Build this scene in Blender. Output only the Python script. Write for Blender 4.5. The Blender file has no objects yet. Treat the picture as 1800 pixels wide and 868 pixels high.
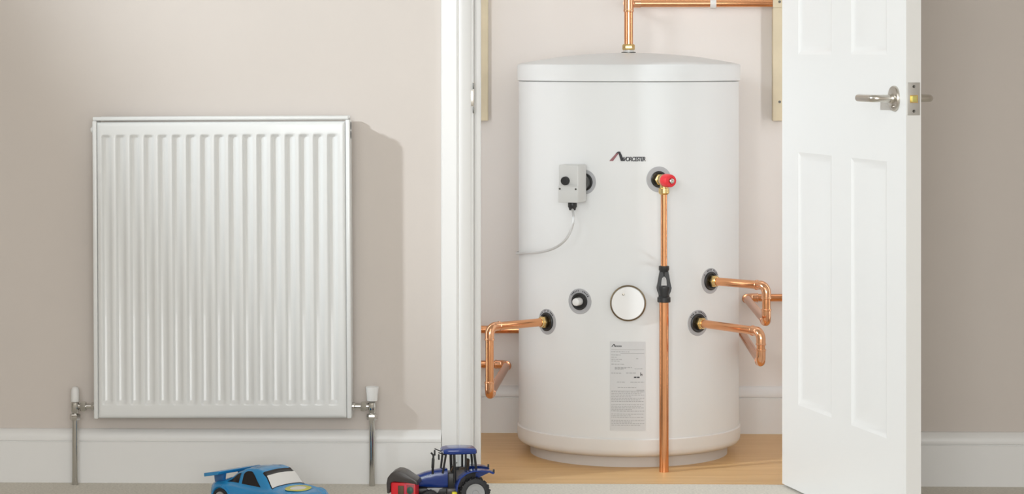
import bpy, bmesh, math, random
from mathutils import Vector, Matrix
random.seed(7)
PI = math.pi
S = bpy.context.scene
COL = S.collection

# ------------------------------------------------------------------ camera
FPX, CX, HY, CAMZ = 4400.0, 900.0, 97.0, 1.075
YAW = math.radians(1.5)
cd = bpy.data.cameras.new('camera'); cam = bpy.data.objects.new('camera', cd); COL.objects.link(cam)
cam.location = (0, 0, CAMZ); cam.rotation_euler = (PI/2, 0, YAW)
cd.sensor_width = 36.0; cd.lens = FPX/1800*36.0
cd.shift_y = -(434.0-HY)/1800.0
cd.clip_start = 0.05; cd.clip_end = 60
S.camera = cam
S.view_settings.view_transform = 'Standard'; S.view_settings.look = 'None'
S.view_settings.exposure = 0.20; S.view_settings.gamma = 1.0

# ------------------------------------------------------------------ world and lights
w = bpy.data.worlds.new('world'); S.world = w; w.use_nodes = True
w.node_tree.nodes['Background'].inputs[0].default_value = (1.0, .93, .85, 1)
w.node_tree.nodes['Background'].inputs[1].default_value = 0.3

def spot(name, loc, aim, power, half, blend, radius, col):
    l = bpy.data.lights.new(name, 'SPOT'); l.energy = power; l.color = col
    l.spot_size = math.radians(half*2); l.spot_blend = blend; l.shadow_soft_size = radius
    o = bpy.data.objects.new(name, l); COL.objects.link(o); o.location = loc
    o.rotation_euler = (Vector(aim)-Vector(loc)).to_track_quat('-Z', 'Y').to_euler()
def area(name, loc, aim, power, sx, sy, col):
    l = bpy.data.lights.new(name, 'AREA'); l.energy = power; l.color = col
    l.shape = 'RECTANGLE'; l.size = sx; l.size_y = sy
    o = bpy.data.objects.new(name, l); COL.objects.link(o); o.location = loc
    o.rotation_euler = (Vector(aim)-Vector(loc)).to_track_quat('-Z', 'Y').to_euler()

spot('key_lamp', (-3.30, 4.65, 2.40), (0.42, 6.1, 1.15), 345, 21.5, .65, .07, (.86, .94, 1.0))
spot('wall_fill_spot', (-1.9, 1.6, 2.38), (-.20, 6.28, 1.30), 165, 8.0, 1.0, .30, (.86, .94, 1.0))  # added soft fill spot to brighten the radiator wall, no fitting
spot('cupboard_fill_spot', (-.75, 1.0, 1.60), (.36, 6.6, .60), 72, 6.4, .5, .20, (.90, .94, 1.0))  # added fill spot out in the room, aimed through the cupboard opening
spot('cupboard_fill_spot', (.45, 1.0, 1.50), (.08, 6.6, .55), 32, 6.0, .6, .20, (.90, .94, 1.0))  # second added fill spot, from the right, for the tank's left side
area('front_fill', (.1, -1.45, 1.5), (-.1, 6, 1.2), 135, 3.6, 1.9, (.93, .97, 1.0))  # invented broad frontal fill behind the camera, there is no window
area('overhead_fill', (-.6, 2.6, 2.47), (-.6, 2.6, 0), 24, 3.2, 2.2, (.98, .97, .96))  # added weak overhead fill for the room, not a modelled fitting
area('cupboard_top_fill', (.27, 6.74, 2.45), (.27, 6.74, 0), 2.6, 1.42, .5, (.90, .95, 1.0))  # added fill above the tank to lift the cupboard interior
area('cupboard_side_fill', (-.46, 6.47, .84), (-.10, 7.1, .80), 1.75, .06, 1.45, (.92, .96, 1.0))  # added unseen fill behind the left wall return, brightens the tank side
area('cupboard_side_fill', (1.00, 6.47, .84), (.62, 7.1, .80), 2.7, .06, 1.45, (.92, .96, 1.0))  # matching unseen fill added behind the right wall return

# ------------------------------------------------------------------ photo -> world
cY, sY = math.cos(YAW), math.sin(YAW)
def W(px, py, d):                       # pixel and camera depth -> world point
    l = (px-CX)/FPX*d; z = CAMZ-(py-HY)/FPX*d
    return Vector((l*cY-d*sY, l*sY+d*cY, z))
def P(px, py, Y):                       # pixel and world plane y = Y -> world point
    t = (px-CX)/FPX
    X = Y*(t*cY-sY)/(cY+t*sY)
    d = -X*sY+Y*cY
    return Vector((X, Y, CAMZ-(py-HY)/FPX*d))

# ------------------------------------------------------------------ materials
def mat(name, col, rough=.5, metal=0, bump=0, bscale=200, var=0, vscale=4, coat=0, spec=.5, trans=0, alpha=1):
    m = bpy.data.materials.new(name); m.use_nodes = True
    nt = m.node_tree; b = nt.nodes['Principled BSDF']
    b.inputs['Base Color'].default_value = (*col, 1); b.inputs['Roughness'].default_value = rough
    b.inputs['Metallic'].default_value = metal; b.inputs['Specular IOR Level'].default_value = spec
    b.inputs['Coat Weight'].default_value = coat; b.inputs['Transmission Weight'].default_value = trans
    tc = nt.nodes.new('ShaderNodeTexCoord')
    if var:
        n = nt.nodes.new('ShaderNodeTexNoise'); n.inputs['Scale'].default_value = vscale; n.inputs['Detail'].default_value = 4
        nt.links.new(tc.outputs['Object'], n.inputs['Vector'])
        r = nt.nodes.new('ShaderNodeValToRGB'); e = r.color_ramp.elements
        e[0].position = .3; e[1].position = .7
        e[0].color = (*[c*(1-var) for c in col], 1); e[1].color = (*[min(1, c*(1+var)) for c in col], 1)
        nt.links.new(n.outputs['Fac'], r.inputs['Fac']); nt.links.new(r.outputs['Color'], b.inputs['Base Color'])
    if bump:
        n2 = nt.nodes.new('ShaderNodeTexNoise'); n2.inputs['Scale'].default_value = bscale; n2.inputs['Detail'].default_value = 3
        nt.links.new(tc.outputs['Object'], n2.inputs['Vector'])
        bp = nt.nodes.new('ShaderNodeBump'); bp.inputs['Strength'].default_value = bump; bp.inputs['Distance'].default_value = .002
        nt.links.new(n2.outputs['Fac'], bp.inputs['Height']); nt.links.new(bp.outputs['Normal'], b.inputs['Normal'])
    return m
M = {}
M['wall'] = mat('wall_paint', (.64, .58, .53), .85, bump=.05, bscale=300, var=.012)
M['cup'] = mat('cupboard_paint', (.85, .80, .755), .85, bump=.05, bscale=300, var=.01)
M['ceil'] = mat('ceiling_paint', (.80, .78, .74), .9)
M['gloss'] = mat('white_gloss_paint', (.80, .79, .77), .32, bump=.02, bscale=60)
M['doorp'] = mat('door_paint', (.87, .87, .855), .35, bump=.03, bscale=90)
M['rad'] = mat('radiator_enamel', (.77, .775, .76), .28, coat=.2)
M['dark'] = mat('dark_gap', (.05, .05, .045), .7)
M['cyl'] = mat('cylinder_enamel', (.755, .76, .75), .45, spec=.35)
M['cylband'] = mat('cylinder_plastic', (.74, .72, .69), .42)
M['plinth'] = mat('plinth_foam', (.62, .58, .54), .7)
M['copper'] = mat('copper', (.80, .385, .19), .20, 1, var=.04, vscale=30)
M['solder'] = mat('copper_fitting', (.84, .45, .26), .15, 1)
M['brass'] = mat('brass', (.75, .56, .26), .25, 1)
M['chrome'] = mat('chrome', (.60, .59, .57), .08, 1)
M['nickel'] = mat('satin_nickel', (.60, .57, .52), .28, 1)
M['steel'] = mat('steel_dark', (.16, .16, .15), .35, 1)
M['black'] = mat('black_plastic', (.018, .018, .018), .4)
M['greyring'] = mat('grey_ring', (.42, .42, .43), .5)
M['whitep'] = mat('white_plastic', (.80, .79, .77), .4)
M['greyp'] = mat('light_grey_plastic', (.62, .62, .60), .45)
M['cream'] = mat('cream_timber', (.76, .66, .47), .6, var=.06, vscale=12)
M['red'] = mat('red_plastic', (.72, .02, .03), .35)
M['carpet'] = mat('carpet', (.74, .70, .62), .95, bump=1.0, bscale=420, var=.12, vscale=160)
M['label'] = mat('label_paper', (.63, .63, .63), .5)
M['ink'] = mat('label_ink', (.36, .36, .36), .6)
M['inkb'] = mat('black_ink', (.02, .02, .025), .6)
M['inkr'] = mat('red_grey_ink', (.30, .12, .13), .6)
M['carblue'] = mat('toy_light_blue', (.025, .27, .58), .25, coat=.4)
M['cardark'] = mat('toy_mid_blue', (.02, .15, .38), .3, coat=.4)
M['glassb'] = mat('toy_black_glass', (.012, .010, .010), .15)
M['yel'] = mat('toy_yellow', (.62, .60, .10), .4)
M['yel2'] = mat('toy_bright_yellow', (.85, .75, .03), .4)
M['trblue'] = mat('tractor_blue', (.006, .035, .22), .22, coat=.4)
M['rubber'] = mat('toy_rubber', (.02, .02, .022), .6)
M['greyhub'] = mat('toy_grey', (.38, .38, .38), .4)
M['tarp'] = mat('toy_dark_grey', (.055, .048, .045), .35)
M['brown'] = mat('toy_brown', (.10, .06, .03), .6)
M['trgreen'] = mat('toy_dark_green', (.03, .10, .07), .5)
def wood():
    m = bpy.data.materials.new('cupboard_board'); m.use_nodes = True
    nt = m.node_tree; b = nt.nodes['Principled BSDF']; b.inputs['Roughness'].default_value = .45
    tc = nt.nodes.new('ShaderNodeTexCoord'); mp = nt.nodes.new('ShaderNodeMapping')
    mp.inputs['Scale'].default_value = (1.2, 14, 1)
    n = nt.nodes.new('ShaderNodeTexNoise'); n.inputs['Scale'].default_value = 3; n.inputs['Detail'].default_value = 6
    r = nt.nodes.new('ShaderNodeValToRGB'); e = r.color_ramp.elements
    e[0].position = .3; e[1].position = .72; e[0].color = (.66, .40, .17, 1); e[1].color = (.76, .49, .23, 1)
    nt.links.new(tc.outputs['Object'], mp.inputs['Vector']); nt.links.new(mp.outputs['Vector'], n.inputs['Vector'])
    nt.links.new(n.outputs['Fac'], r.inputs['Fac']); nt.links.new(r.outputs['Color'], b.inputs['Base Color'])
    return m
M['wood'] = wood()
def glass():
    m = bpy.data.materials.new('toy_clear_glass'); m.use_nodes = True
    b = m.node_tree.nodes['Principled BSDF']
    b.inputs['Base Color'].default_value = (.9, .93, .95, 1); b.inputs['Roughness'].default_value = .05
    b.inputs['Transmission Weight'].default_value = 1; b.inputs['IOR'].default_value = 1.1
    return m
M['glass'] = glass()

# ------------------------------------------------------------------ mesh helpers
ORIG = {}
def obj(name, bm, m, parent=None, smooth=None, origin=None):
    if origin is None:
        if parent is not None: origin = ORIG[parent.name]
        else:
            xs = [v.co for v in bm.verts]
            origin = Vector(((min(c.x for c in xs)+max(c.x for c in xs))/2, (min(c.y for c in xs)+max(c.y for c in xs))/2, min(c.z for c in xs)))
    for v in bm.verts: v.co -= origin
    me = bpy.data.meshes.new(name); bm.to_mesh(me); bm.free()
    me.materials.append(M[m] if isinstance(m, str) else m)
    if smooth is not False:
        me.polygons.foreach_set('use_smooth', [True]*len(me.polygons))
        me.set_sharp_from_angle(angle=math.radians(smooth or 35))
    o = bpy.data.objects.new(name, me); COL.objects.link(o)
    if parent is not None: o.parent = parent
    else: o.location = origin
    ORIG[o.name] = Vector(origin)
    return o
def thing(name, label, cat, loc, group=None):
    o = bpy.data.objects.new(name, None); COL.objects.link(o); o.location = loc
    o.empty_display_size = .02
    ORIG[o.name] = Vector(loc); tag(o, label, cat, group); return o
def tag(o, label, cat, group=None):
    o['label'] = label; o['category'] = cat
    if group: o['group'] = group
    return o
def struct(name, bm, m, label=None, smooth=None):
    o = obj(name, bm, m, None, smooth); o['kind'] = 'structure'
    if label: o['label'] = label
    return o
def BM(): return bmesh.new()
def merge(bm, b2, mtx=None):
    if mtx is not None: bmesh.ops.transform(b2, matrix=mtx, verts=b2.verts)
    mp = {}
    for v in b2.verts: mp[v] = bm.verts.new(v.co)
    for f in b2.faces:
        try: bm.faces.new([mp[v] for v in f.verts])
        except ValueError: pass
    b2.free()
def box(bm, lo, hi, bev=0, seg=2, mtx=None):
    b = BM(); bmesh.ops.create_cube(b, size=1)
    lo = Vector(lo); hi = Vector(hi)
    for v in b.verts: v.co = Vector(((v.co.x+.5)*(hi.x-lo.x)+lo.x, (v.co.y+.5)*(hi.y-lo.y)+lo.y, (v.co.z+.5)*(hi.z-lo.z)+lo.z))
    if bev: bmesh.ops.bevel(b, geom=list(b.edges), offset=bev, segments=seg, affect='EDGES', profile=.5)
    merge(bm, b, mtx); return bm
def lathe(bm, prof, mtx=None, n=32, cap=True):        # prof: (radius, height) around local z
    b = BM(); rings = []
    for r, z in prof:
        rings.append([b.verts.new((r*math.cos(2*PI*k/n), r*math.sin(2*PI*k/n), z)) for k in range(n)] if r > 1e-6 else [b.verts.new((0, 0, z))])
    for a, c in zip(rings, rings[1:]):
        for k in range(n):
            k2 = (k+1) % n
            if len(a) == 1 and len(c) == 1: continue
            if len(a) == 1: b.faces.new((a[0], c[k], c[k2]))
            elif len(c) == 1: b.faces.new((a[k], c[0], a[k2]) if False else (a[k], a[k2], c[0]))
            else: b.faces.new((a[k], a[k2], c[k2], c[k]))
    if cap:
        if len(rings[0]) > 1: b.faces.new(list(reversed(rings[0])))
        if len(rings[-1]) > 1: b.faces.new(rings[-1])
    bmesh.ops.recalc_face_normals(b, faces=b.faces)
    merge(bm, b, mtx); return bm
def fillet(pts, R, n=8):
    pts = [Vector(p) for p in pts]; out = [pts[0]]; bends = []
    for i in range(1, len(pts)-1):
        a, p, c = pts[i-1], pts[i], pts[i+1]
        u = (a-p).normalized(); v = (c-p).normalized()
        ang = u.angle(v)
        if ang > PI-.02: out.append(p); continue
        t = min(R/math.tan(ang/2), (a-p).length*.49, (c-p).length*.49); r = t*math.tan(ang/2)
        ctr = p+(u+v).normalized()*(r/math.sin(ang/2))
        s = p+u*t-ctr; e = p+v*t-ctr; tot = s.angle(e); ax = s.cross(e).normalized()
        arc = [ctr+Matrix.Rotation(tot*k/n, 3, ax) @ s for k in range(n+1)]
        out += arc; bends.append((arc, u, v))
    out.append(pts[-1]); return out, bends
def sweep(bm, pts, r, n=16, cap=True):
    pts = [Vector(p) for p in pts]; b = BM(); rings = []
    t0 = (pts[1]-pts[0]).normalized()
    nrm = t0.orthogonal().normalized()
    for i, p in enumerate(pts):
        if i == 0: t = t0
        elif i == len(pts)-1: t = (pts[i]-pts[i-1]).normalized()
        else: t = ((pts[i+1]-p).normalized()+(p-pts[i-1]).normalized()).normalized()
        nrm = (nrm-t*nrm.dot(t)).normalized(); bn = t.cross(nrm)
        rr = r[i] if isinstance(r, (list, tuple)) else r
        rings.append([b.verts.new(p+(nrm*math.cos(2*PI*k/n)+bn*math.sin(2*PI*k/n))*rr) for k in range(n)])
    for a, c in zip(rings, rings[1:]):
        for k in range(n): b.faces.new((a[k], a[(k+1) % n], c[(k+1) % n], c[k]))
    if cap: b.faces.new(list(reversed(rings[0]))); b.faces.new(rings[-1])
    merge(bm, b); return bm
def prism(bm, poly, axis_lo, axis_hi, axes='xz', mtx=None, bev=0):
    # poly in the plane of `axes`, extruded on the third axis
    b = BM(); third = [a for a in 'xyz' if a not in axes][0]; idx = {'x': 0, 'y': 1, 'z': 2}
    def mk(p, t):
        c = [0, 0, 0]; c[idx[axes[0]]] = p[0]; c[idx[axes[1]]] = p[1]; c[idx[third]] = t; return b.verts.new(c)
    A = [mk(p, axis_lo) for p in poly]; B2 = [mk(p, axis_hi) for p in poly]
    b.faces.new(A); b.faces.new(list(reversed(B2)))
    for k in range(len(poly)):
        k2 = (k+1) % len(poly); b.faces.new((A[k], B2[k], B2[k2], A[k2]))
    bmesh.ops.recalc_face_normals(b, faces=b.faces)
    if bev: bmesh.ops.bevel(b, geom=list(b.edges), offset=bev, segments=2, affect='EDGES', profile=.5)
    merge(bm, b, mtx); return bm
def frame(o, xd, yd, zd):
    m = Matrix.Identity(4)
    for i, a in enumerate((xd, yd, zd)):
        a = Vector(a).normalized()
        for j in range(3): m[j][i] = a[j]
    for j in range(3): m[j][3] = o[j]
    return m
def tube_obj(name, pts, r, m, parent=None, R=.02, n=16):
    p, _ = fillet(pts, R); return obj(name, sweep(BM(), p, r, n), m, parent)
def text_bm(s, size, shear=0, ext=0, bold=0, spacing=1.0):
    c = bpy.data.curves.new('t', 'FONT'); c.body = s; c.size = size; c.shear = shear; c.extrude = ext; c.offset = bold
    c.space_character = spacing; c.align_x = 'LEFT'
    o = bpy.data.objects.new('t', c); COL.objects.link(o)
    dg = bpy.context.evaluated_depsgraph_get(); dg.update()
    me = bpy.data.meshes.new_from_object(o.evaluated_get(dg))
    bm = BM(); bm.from_mesh(me); bpy.data.objects.remove(o); bpy.data.curves.remove(c); bpy.data.meshes.remove(me)
    return bm

# ------------------------------------------------------------------ setting
YW = 6.284                                # face of the room wall
YB = 7.140                                # back wall of the cupboard
TH = .11                                  # wall thickness
XL = P(832, 0, YW).x                      # left lining face
hinge_in = W(1375, HY, 6.25); free_in = W(1593, HY, 5.50)
du = Vector((free_in.x-hinge_in.x, free_in.y-hinge_in.y, 0)); DW = du.length; du.normalize()
dn = Vector((du.y, -du.x, 0))             # from inner face towards outer face
if dn.x < 0: dn = -dn
XR = (hinge_in+dn*.035).x+.006            # right lining face
HEAD = 2.02; CEIL = 2.48
RX0, RX1, RY0 = -5.0, 3.1, -1.6
struct('floor', box(BM(), (RX0, RY0, -.05), (RX1, YW, 0)), 'carpet', 'pale beige carpet')
struct('ceiling', box(BM(), (RX0, RY0, CEIL), (RX1, YB+.1, CEIL+.05)), 'ceil')
bw = BM()
box(bw, (RX0, YW, 0), (XL-.025, YW+TH, CEIL)); box(bw, (XR+.025, YW, 0), (RX1, YW+TH, CEIL)); box(bw, (XL-.025, YW, HEAD+.025), (XR+.025, YW+TH, CEIL))
struct('wall_back', bw, 'wall', 'warm beige painted wall behind the radiator', smooth=False)
struct('wall_left', box(BM(), (RX0-.05, RY0, 0), (RX0, YW, CEIL)), 'wall')
struct('wall_right', box(BM(), (RX1, RY0, 0), (RX1+.05, YW, CEIL)), 'wall')
struct('wall_front', box(BM(), (RX0, RY0-.05, 0), (RX1, RY0, CEIL)), 'wall')
CL, CR = -.48, 1.02                       # cupboard side walls
struct('wall_cupboard_back', box(BM(), (CL-.05, YB, -.0), (CR+.05, YB+.05, CEIL)), 'cup', 'pale cream wall at the back of the cupboard')
struct('wall_cupboard_left', box(BM(), (CL-.05, YW+TH, 0), (CL, YB, CEIL)), 'cup')
struct('wall_cupboard_right', box(BM(), (CR, YW+TH, 0), (CR+.05, YB, CEIL)), 'cup')
fb = BM(); box(fb, (CL, YW+TH, -.05), (CR, YB, 0)); box(fb, (XL-.025, YW+.012, -.05), (XR+.025, YW+TH, 0))
struct('floor_cupboard', fb, 'wood', 'golden tan wooden floor board inside the cupboard', smooth=False)

def skirting(name, x0, x1, y, h, m='gloss', t=.018, lab=None):   # faces -y
    prof = [(y, 0), (y-t, 0), (y-t, h*.755), (y-t+.0025, h*.765), (y-t+.0025, h*.775), (y-t, h*.785), (y-t-.001, h*.86), (y-t+.003, h*.93), (y-t+.010, h*.985), (y-t+.014, h), (y, h)]
    return struct(name, prism(BM(), prof, x0, x1, 'yz'), m, lab)
HS = .1345
XA0 = P(776, 0, YW).x
skirting('baseboard_left', RX0, XA0, YW, HS, lab='white moulded skirting under the radiator')
XA1 = XR+.006+.070
skirting('baseboard_right', XA1, RX1, YW, HS, lab='white moulded skirting right of the open door')
skirting('baseboard_cupboard', CL, CR, YB, .133, lab='white skirting at the back of the cupboard')

def architrave(name, xo, xi, z1, lab=None):     # xo outer edge, xi inner edge
    s = 1 if xi > xo else -1; wd = abs(xi-xo); t = .018
    prof = [(0, 0), (0, t*.75), (.003, t), (wd*.52, t), (wd*.545, t*.82), (wd*.60, t*.78), (wd*.64, t*.98), (wd*.74, t*.95), (wd*.86, t*.72), (wd*.97, t*.60), (wd, t*.5), (wd, 0)]
    pl = [(xo+s*a, YW-b) for a, b in prof]
    return struct(name, prism(BM(), pl, 0, z1, 'xy'), 'gloss', lab)
architrave('trim_1', XA0, P(828, 0, YW).x, HEAD+.08, 'white architrave left of the cupboard opening')
architrave('trim_2', XA1, XR+.006, HEAD+.08)
struct('trim_3', box(BM(), (P(828, 0, YW).x, YW-.018, HEAD+.006), (XR+.006, YW, HEAD+.08), .002), 'gloss')
# lining and stops
struct('trim_4', box(BM(), (XL-.025, YW-.002, 0), (XL, YW+TH+.004, HEAD), .0015), 'gloss', 'white door lining, left side')
struct('trim_5', box(BM(), (XR, YW-.002, 0), (XR+.025, YW+TH+.004, HEAD), .0015), 'gloss')
struct('trim_6', box(BM(), (XL-.025, YW-.002, HEAD), (XR+.025, YW+TH+.004, HEAD+.025), .0015), 'gloss')
xs = P(845, 0, YW+.04).x
struct('trim_7', box(BM(), (XL, YW+.038, 0), (xs, YW+.075, HEAD), .002), 'gloss', 'white door stop, left side')
struct('trim_8', box(BM(), (XR-.014, YW+.038, 0), (XR, YW+.075, HEAD), .002), 'gloss')

# strike plate in the left lining
kt = P(829, 172, YW)
sp = thing('strike_plate', 'small steel strike plate set in the left door frame', 'strike plate', (XL, YW+.02, kt.z-.05))
obj('plate', box(BM(), (XL-.0005, YW-.001, kt.z-.040), (XL+.0015, YW+.036, kt.z+.040), .0006), 'nickel', sp)
obj('lip', box(BM(), (XL-.010, YW-.0062, kt.z-.020), (XL+.0015, YW-.001, kt.z+.020), .001), 'nickel', sp)
for dz in (-.030, .030):
    obj('screw', box(BM(), (XL-.0015, YW-.0042, kt.z+dz-.008), (XL+.002, YW-.0005, kt.z+dz+.008), .0008), 'steel', sp)

# ------------------------------------------------------------------ open door
dbase = Vector((hinge_in.x, hinge_in.y, .006)); DT = .035; DH = 1.981
MD = frame(dbase, du, dn, (0, 0, 1))     # local x along width from hinge, y into thickness, z up
def u_at(px):                            # position along the inner face seen at pixel px
    t = (px-CX)/FPX; v = Vector((t*cY-sY, t*sY+cY))
    a, b, c, d = v.x, -du.x, v.y, -du.y; det = a*d-b*c
    return (a*dbase.y-c*dbase.x)/det
def z_at(px, py):
    u = u_at(px); p = dbase+du*u; d = -p.x*sY+p.y*cY
    return CAMZ-(py-HY)/FPX*d-dbase.z
cols = [(u_at(1403), u_at(1462)), (u_at(1496), u_at(1559))]
zr = [(z_at(1436, 724), z_at(1430, 270)), (z_at(1430, 96), 1.60), (1.70, 1.88)]
db = BM(); xsn = [0, cols[0][0], cols[0][1], cols[1][0], cols[1][1], DW]; zsn = [0]+[v for r in zr for v in r]+[DH]
for i in range(5):
    for k in range(7):
        if i % 2 == 1 and k % 2 == 1: continue
        box(db, (xsn[i], 0, zsn[k]), (xsn[i+1], DT, zsn[k+1]))
bmesh.ops.remove_doubles(db, verts=db.verts, dist=1e-6)
seen = {}
for f in list(db.faces):
    key = tuple(round(c, 5) for c in f.calc_center_median())
    seen.setdefault(key, []).append(f)
dead = [f for fs in seen.values() if len(fs) > 1 for f in fs]
bmesh.ops.delete(db, geom=dead, context='FACES')
bmesh.ops.transform(db, matrix=MD, verts=db.verts)
door = obj('door_1', db, 'doorp', None, 30, origin=dbase); door['kind'] = 'structure'; door['label'] = 'white six panel door standing open, lever handle on its edge'
def panel_bm(x0, x1, z0, z1):
    bm = BM()
    for side in (0, 1):
        lv = [(0, 0), (.006, .0018), (.012, .0040), (.022, .0045), (.050, .0020), (.054, .0018)]
        rings = []
        for ins, dep in lv:
            y = dep if side == 0 else DT-dep
            rings.append([bm.verts.new(c) for c in ((x0+ins, y, z0+ins), (x1-ins, y, z0+ins), (x1-ins, y, z1-ins), (x0+ins, y, z1-ins))])
        for a, b in zip(rings, rings[1:]):
            for k in range(4):
                q = (a[k], a[(k+1) % 4], b[(k+1) % 4], b[k]); bm.faces.new(q if side == 0 else tuple(reversed(q)))
        bm.faces.new(rings[-1] if side == 0 else list(reversed(rings[-1])))
    bmesh.ops.transform(bm, matrix=MD, verts=bm.verts); return bm
for (a, b) in cols:
    for (c, d) in zr: obj('door_panel', panel_bm(a, b, c, d), 'doorp', door, 20)
# handles, both faces
hu = DW-.062; hz = .979-.006
def handle(side):
    ysgn = -1 if side == 0 else 1; y0 = 0 if side == 0 else DT
    Fm = MD @ frame((hu, y0, hz), (1, 0, 0), (0, 0, 1 if side == 0 else 1), (0, ysgn, 0))
    r = obj('handle_rose', lathe(BM(), [(.0285, -.0005), (.0285, .004), (.027, .0065), (.012, .0075), (.0115, .010), (.0095, .013)], Fm, 40), 'nickel', door)
    pts = [Fm @ Vector((0, 0, .006)), Fm @ Vector((0, 0, .052)), Fm @ Vector((-.086, 0, .052))]
    p, _ = fillet(pts, .014, 8)
    obj('handle_lever', sweep(BM(), p, .0083, 20), 'nickel', r)
    lk = obj('turn_snib', lathe(BM(), [(.0045, .006), (.0045, .009), (.003, .0105)], Fm @ Matrix.Translation((.004, -.018, 0)), 14), 'chrome', r)
handle(0); handle(1)
ME = MD @ frame((DW, DT/2, hz), (0, 1, 0), (0, 0, 1), (1, 0, 0))
lp = obj('latch_plate', box(BM(), (-.0145, -.036, -.0005), (.0145, .036, .0016), .0007, mtx=ME), mat('brushed_plate', (.50, .48, .45), .4, .3), door)
obj('latch_surround', box(BM(), (-.0095, -.009, .0012), (.0095, .0085, .0022), mtx=ME), 'brass', lp)
obj('latch_bolt', prism(BM(), [(-.0065, .0015), (.0065, .0015), (.0065, .004), (-.0065, .010)], -.0065, .0065, 'xz', mtx=ME, bev=.0008), mat('latch_yellow', (.80, .74, .25), .35, .4), lp)
for sy in (-.027, .027): obj('screw', lathe(BM(), [(.0035, .0012), (.0032, .0024), (.001, .0018)], ME @ Matrix.Translation((0, sy, 0)), 14), 'steel', lp)
for hz2 in (.24, 1.0, 1.74):
    p = dbase+dn*DT+Vector((0, 0, hz2))
    obj('hinge', sweep(BM(), [p+Vector((.003, -.003, -.038)), p+Vector((.003, -.003, .038))], .0045, 12), 'nickel', door)

# ------------------------------------------------------------------ radiator
YR = YW-.076                               # front face
tl = P(171, 214, YR); br = P(608, 735.5, YR)
x0, x1, z1, z0 = tl.x, br.x, tl.z, br.z
rc = Vector(((x0+x1)/2, YR, (z0+z1)/2))
rad = thing('radiator', 'white ribbed panel radiator mounted on the beige wall', 'radiator', (rc.x, YW-.05, z0))
RT = Matrix.Translation(rc) @ Matrix.Rotation(math.radians(-.30), 4, 'Y') @ Matrix.Translation(-rc)
def robj(name, bm, m, parent, sm=None):
    bmesh.ops.transform(bm, matrix=RT, verts=bm.verts); return obj(name, bm, m, parent, sm)
NR = 17; pitch = (P(584, 0, YR).x-P(187, 0, YR).x)/(NR-1); rx = P(187.5, 0, YR).x
ch = .0200/2                               # half width of a pressed channel
xs_ = [x0+.000, x0+.0018, x0+.005, x0+.010]; hx = [0, 0, 0, 0]; bz = [.006, .0025, .0004, 0]
for i in range(NR):
    c = rx+i*pitch
    for o_, v in ((-ch-.0025, 0), (-ch-.0008, .12), (-ch+.0022, .88), (-ch+.0038, 1), (ch-.0062, 1), (ch-.002, .82), (ch+.0025, .10), (ch+.0050, 0)):
        xs_.append(c+o_); hx.append(v); bz.append(0)
xs_ += [x1-.010, x1-.005, x1-.0018, x1]; hx += [0]*4; bz += [0, .0004, .0025, .006]
zt = P(300, 236, YR).z; zb = P(300, 711, YR).z
zz = [(z0, 0, .006), (z0+.0018, 0, .0025), (z0+.005, 0, .0004), (z0+.010, 0, 0), (zb-.003, 0, 0), (zb, .01, 0), (zb+.0015, .10, 0), (zb+.0095, .90, 0), (zb+.0115, 1, 0), ((zb+zt)/2, 1, 0),
      (zt-.0085, 1, 0), (zt-.0060, .90, 0), (zt-.0012, .10, 0), (zt, .01, 0), (zt+.003, 0, 0), (z1-.010, 0, 0), (z1-.005, 0, .0004), (z1-.0018, 0, .0025), (z1, 0, .006)]
fb = BM(); DEP = .0075; grid = []
for z, hv, bb in zz:
    grid.append([fb.verts.new((x, YR+DEP*h*hv+max(b, bb), z)) for x, h, b in zip(xs_, hx, bz)])
for a, b in zip(grid, grid[1:]):
    for k in range(len(a)-1): fb.faces.new((a[k], a[k+1], b[k+1], b[k]))
# return edge backwards
loop = grid[0]+[g[-1] for g in grid[1:-1]]+list(reversed(grid[-1]))+[g[0] for g in reversed(grid[1:-1])]
back = [fb.verts.new((v.co.x, YR+.012, v.co.z)) for v in loop]
for k in range(len(loop)):
    k2 = (k+1) % len(loop); fb.faces.new((loop[k], back[k], back[k2], loop[k2]))
fb.faces.new(back)
bmesh.ops.recalc_face_normals(fb, faces=fb.faces)
robj('front_panel', fb, 'rad', rad, 50)
robj('rear_panel', box(BM(), (x0+.004, YW-.028, z0+.004), (x1-.004, YW-.018, z1-.002), .004), 'rad', rad)
fins = BM()
nf = 60
for i in range(nf):
    xf = x0+.02+(x1-x0-.04)*i/(nf-1); box(fins, (xf, YR+.0122, z0+.03), (xf+.0012, YW-.0282, z1-.03))
f_ = robj('convector_fins', fins, 'rad', rad, False); f_['kind'] = 'stuff'
# side covers
xlo = P(163, 0, YR).x; xro = P(617.5, 0, YR+.02).x
for s, a, b in ((-1, xlo, x0-.0004), (1, x1+.0004, xro)):
    g = robj('side_cover', box(BM(), (a, YR+.002, z0-.002), (b, YW-.016, z1+.004), .003, 3), 'rad', rad)
    if s == 1:
        for zc in (z1-.012, z1-.034):
            robj('plug_hole', lathe(BM(), [(.010, 0), (.010, .0012), (.006, .0014)], frame((b-.0004, YR+.024, zc), (0, 1, 0), (0, 0, 1), (1, 0, 0)), 18), 'dark', g)
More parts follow.
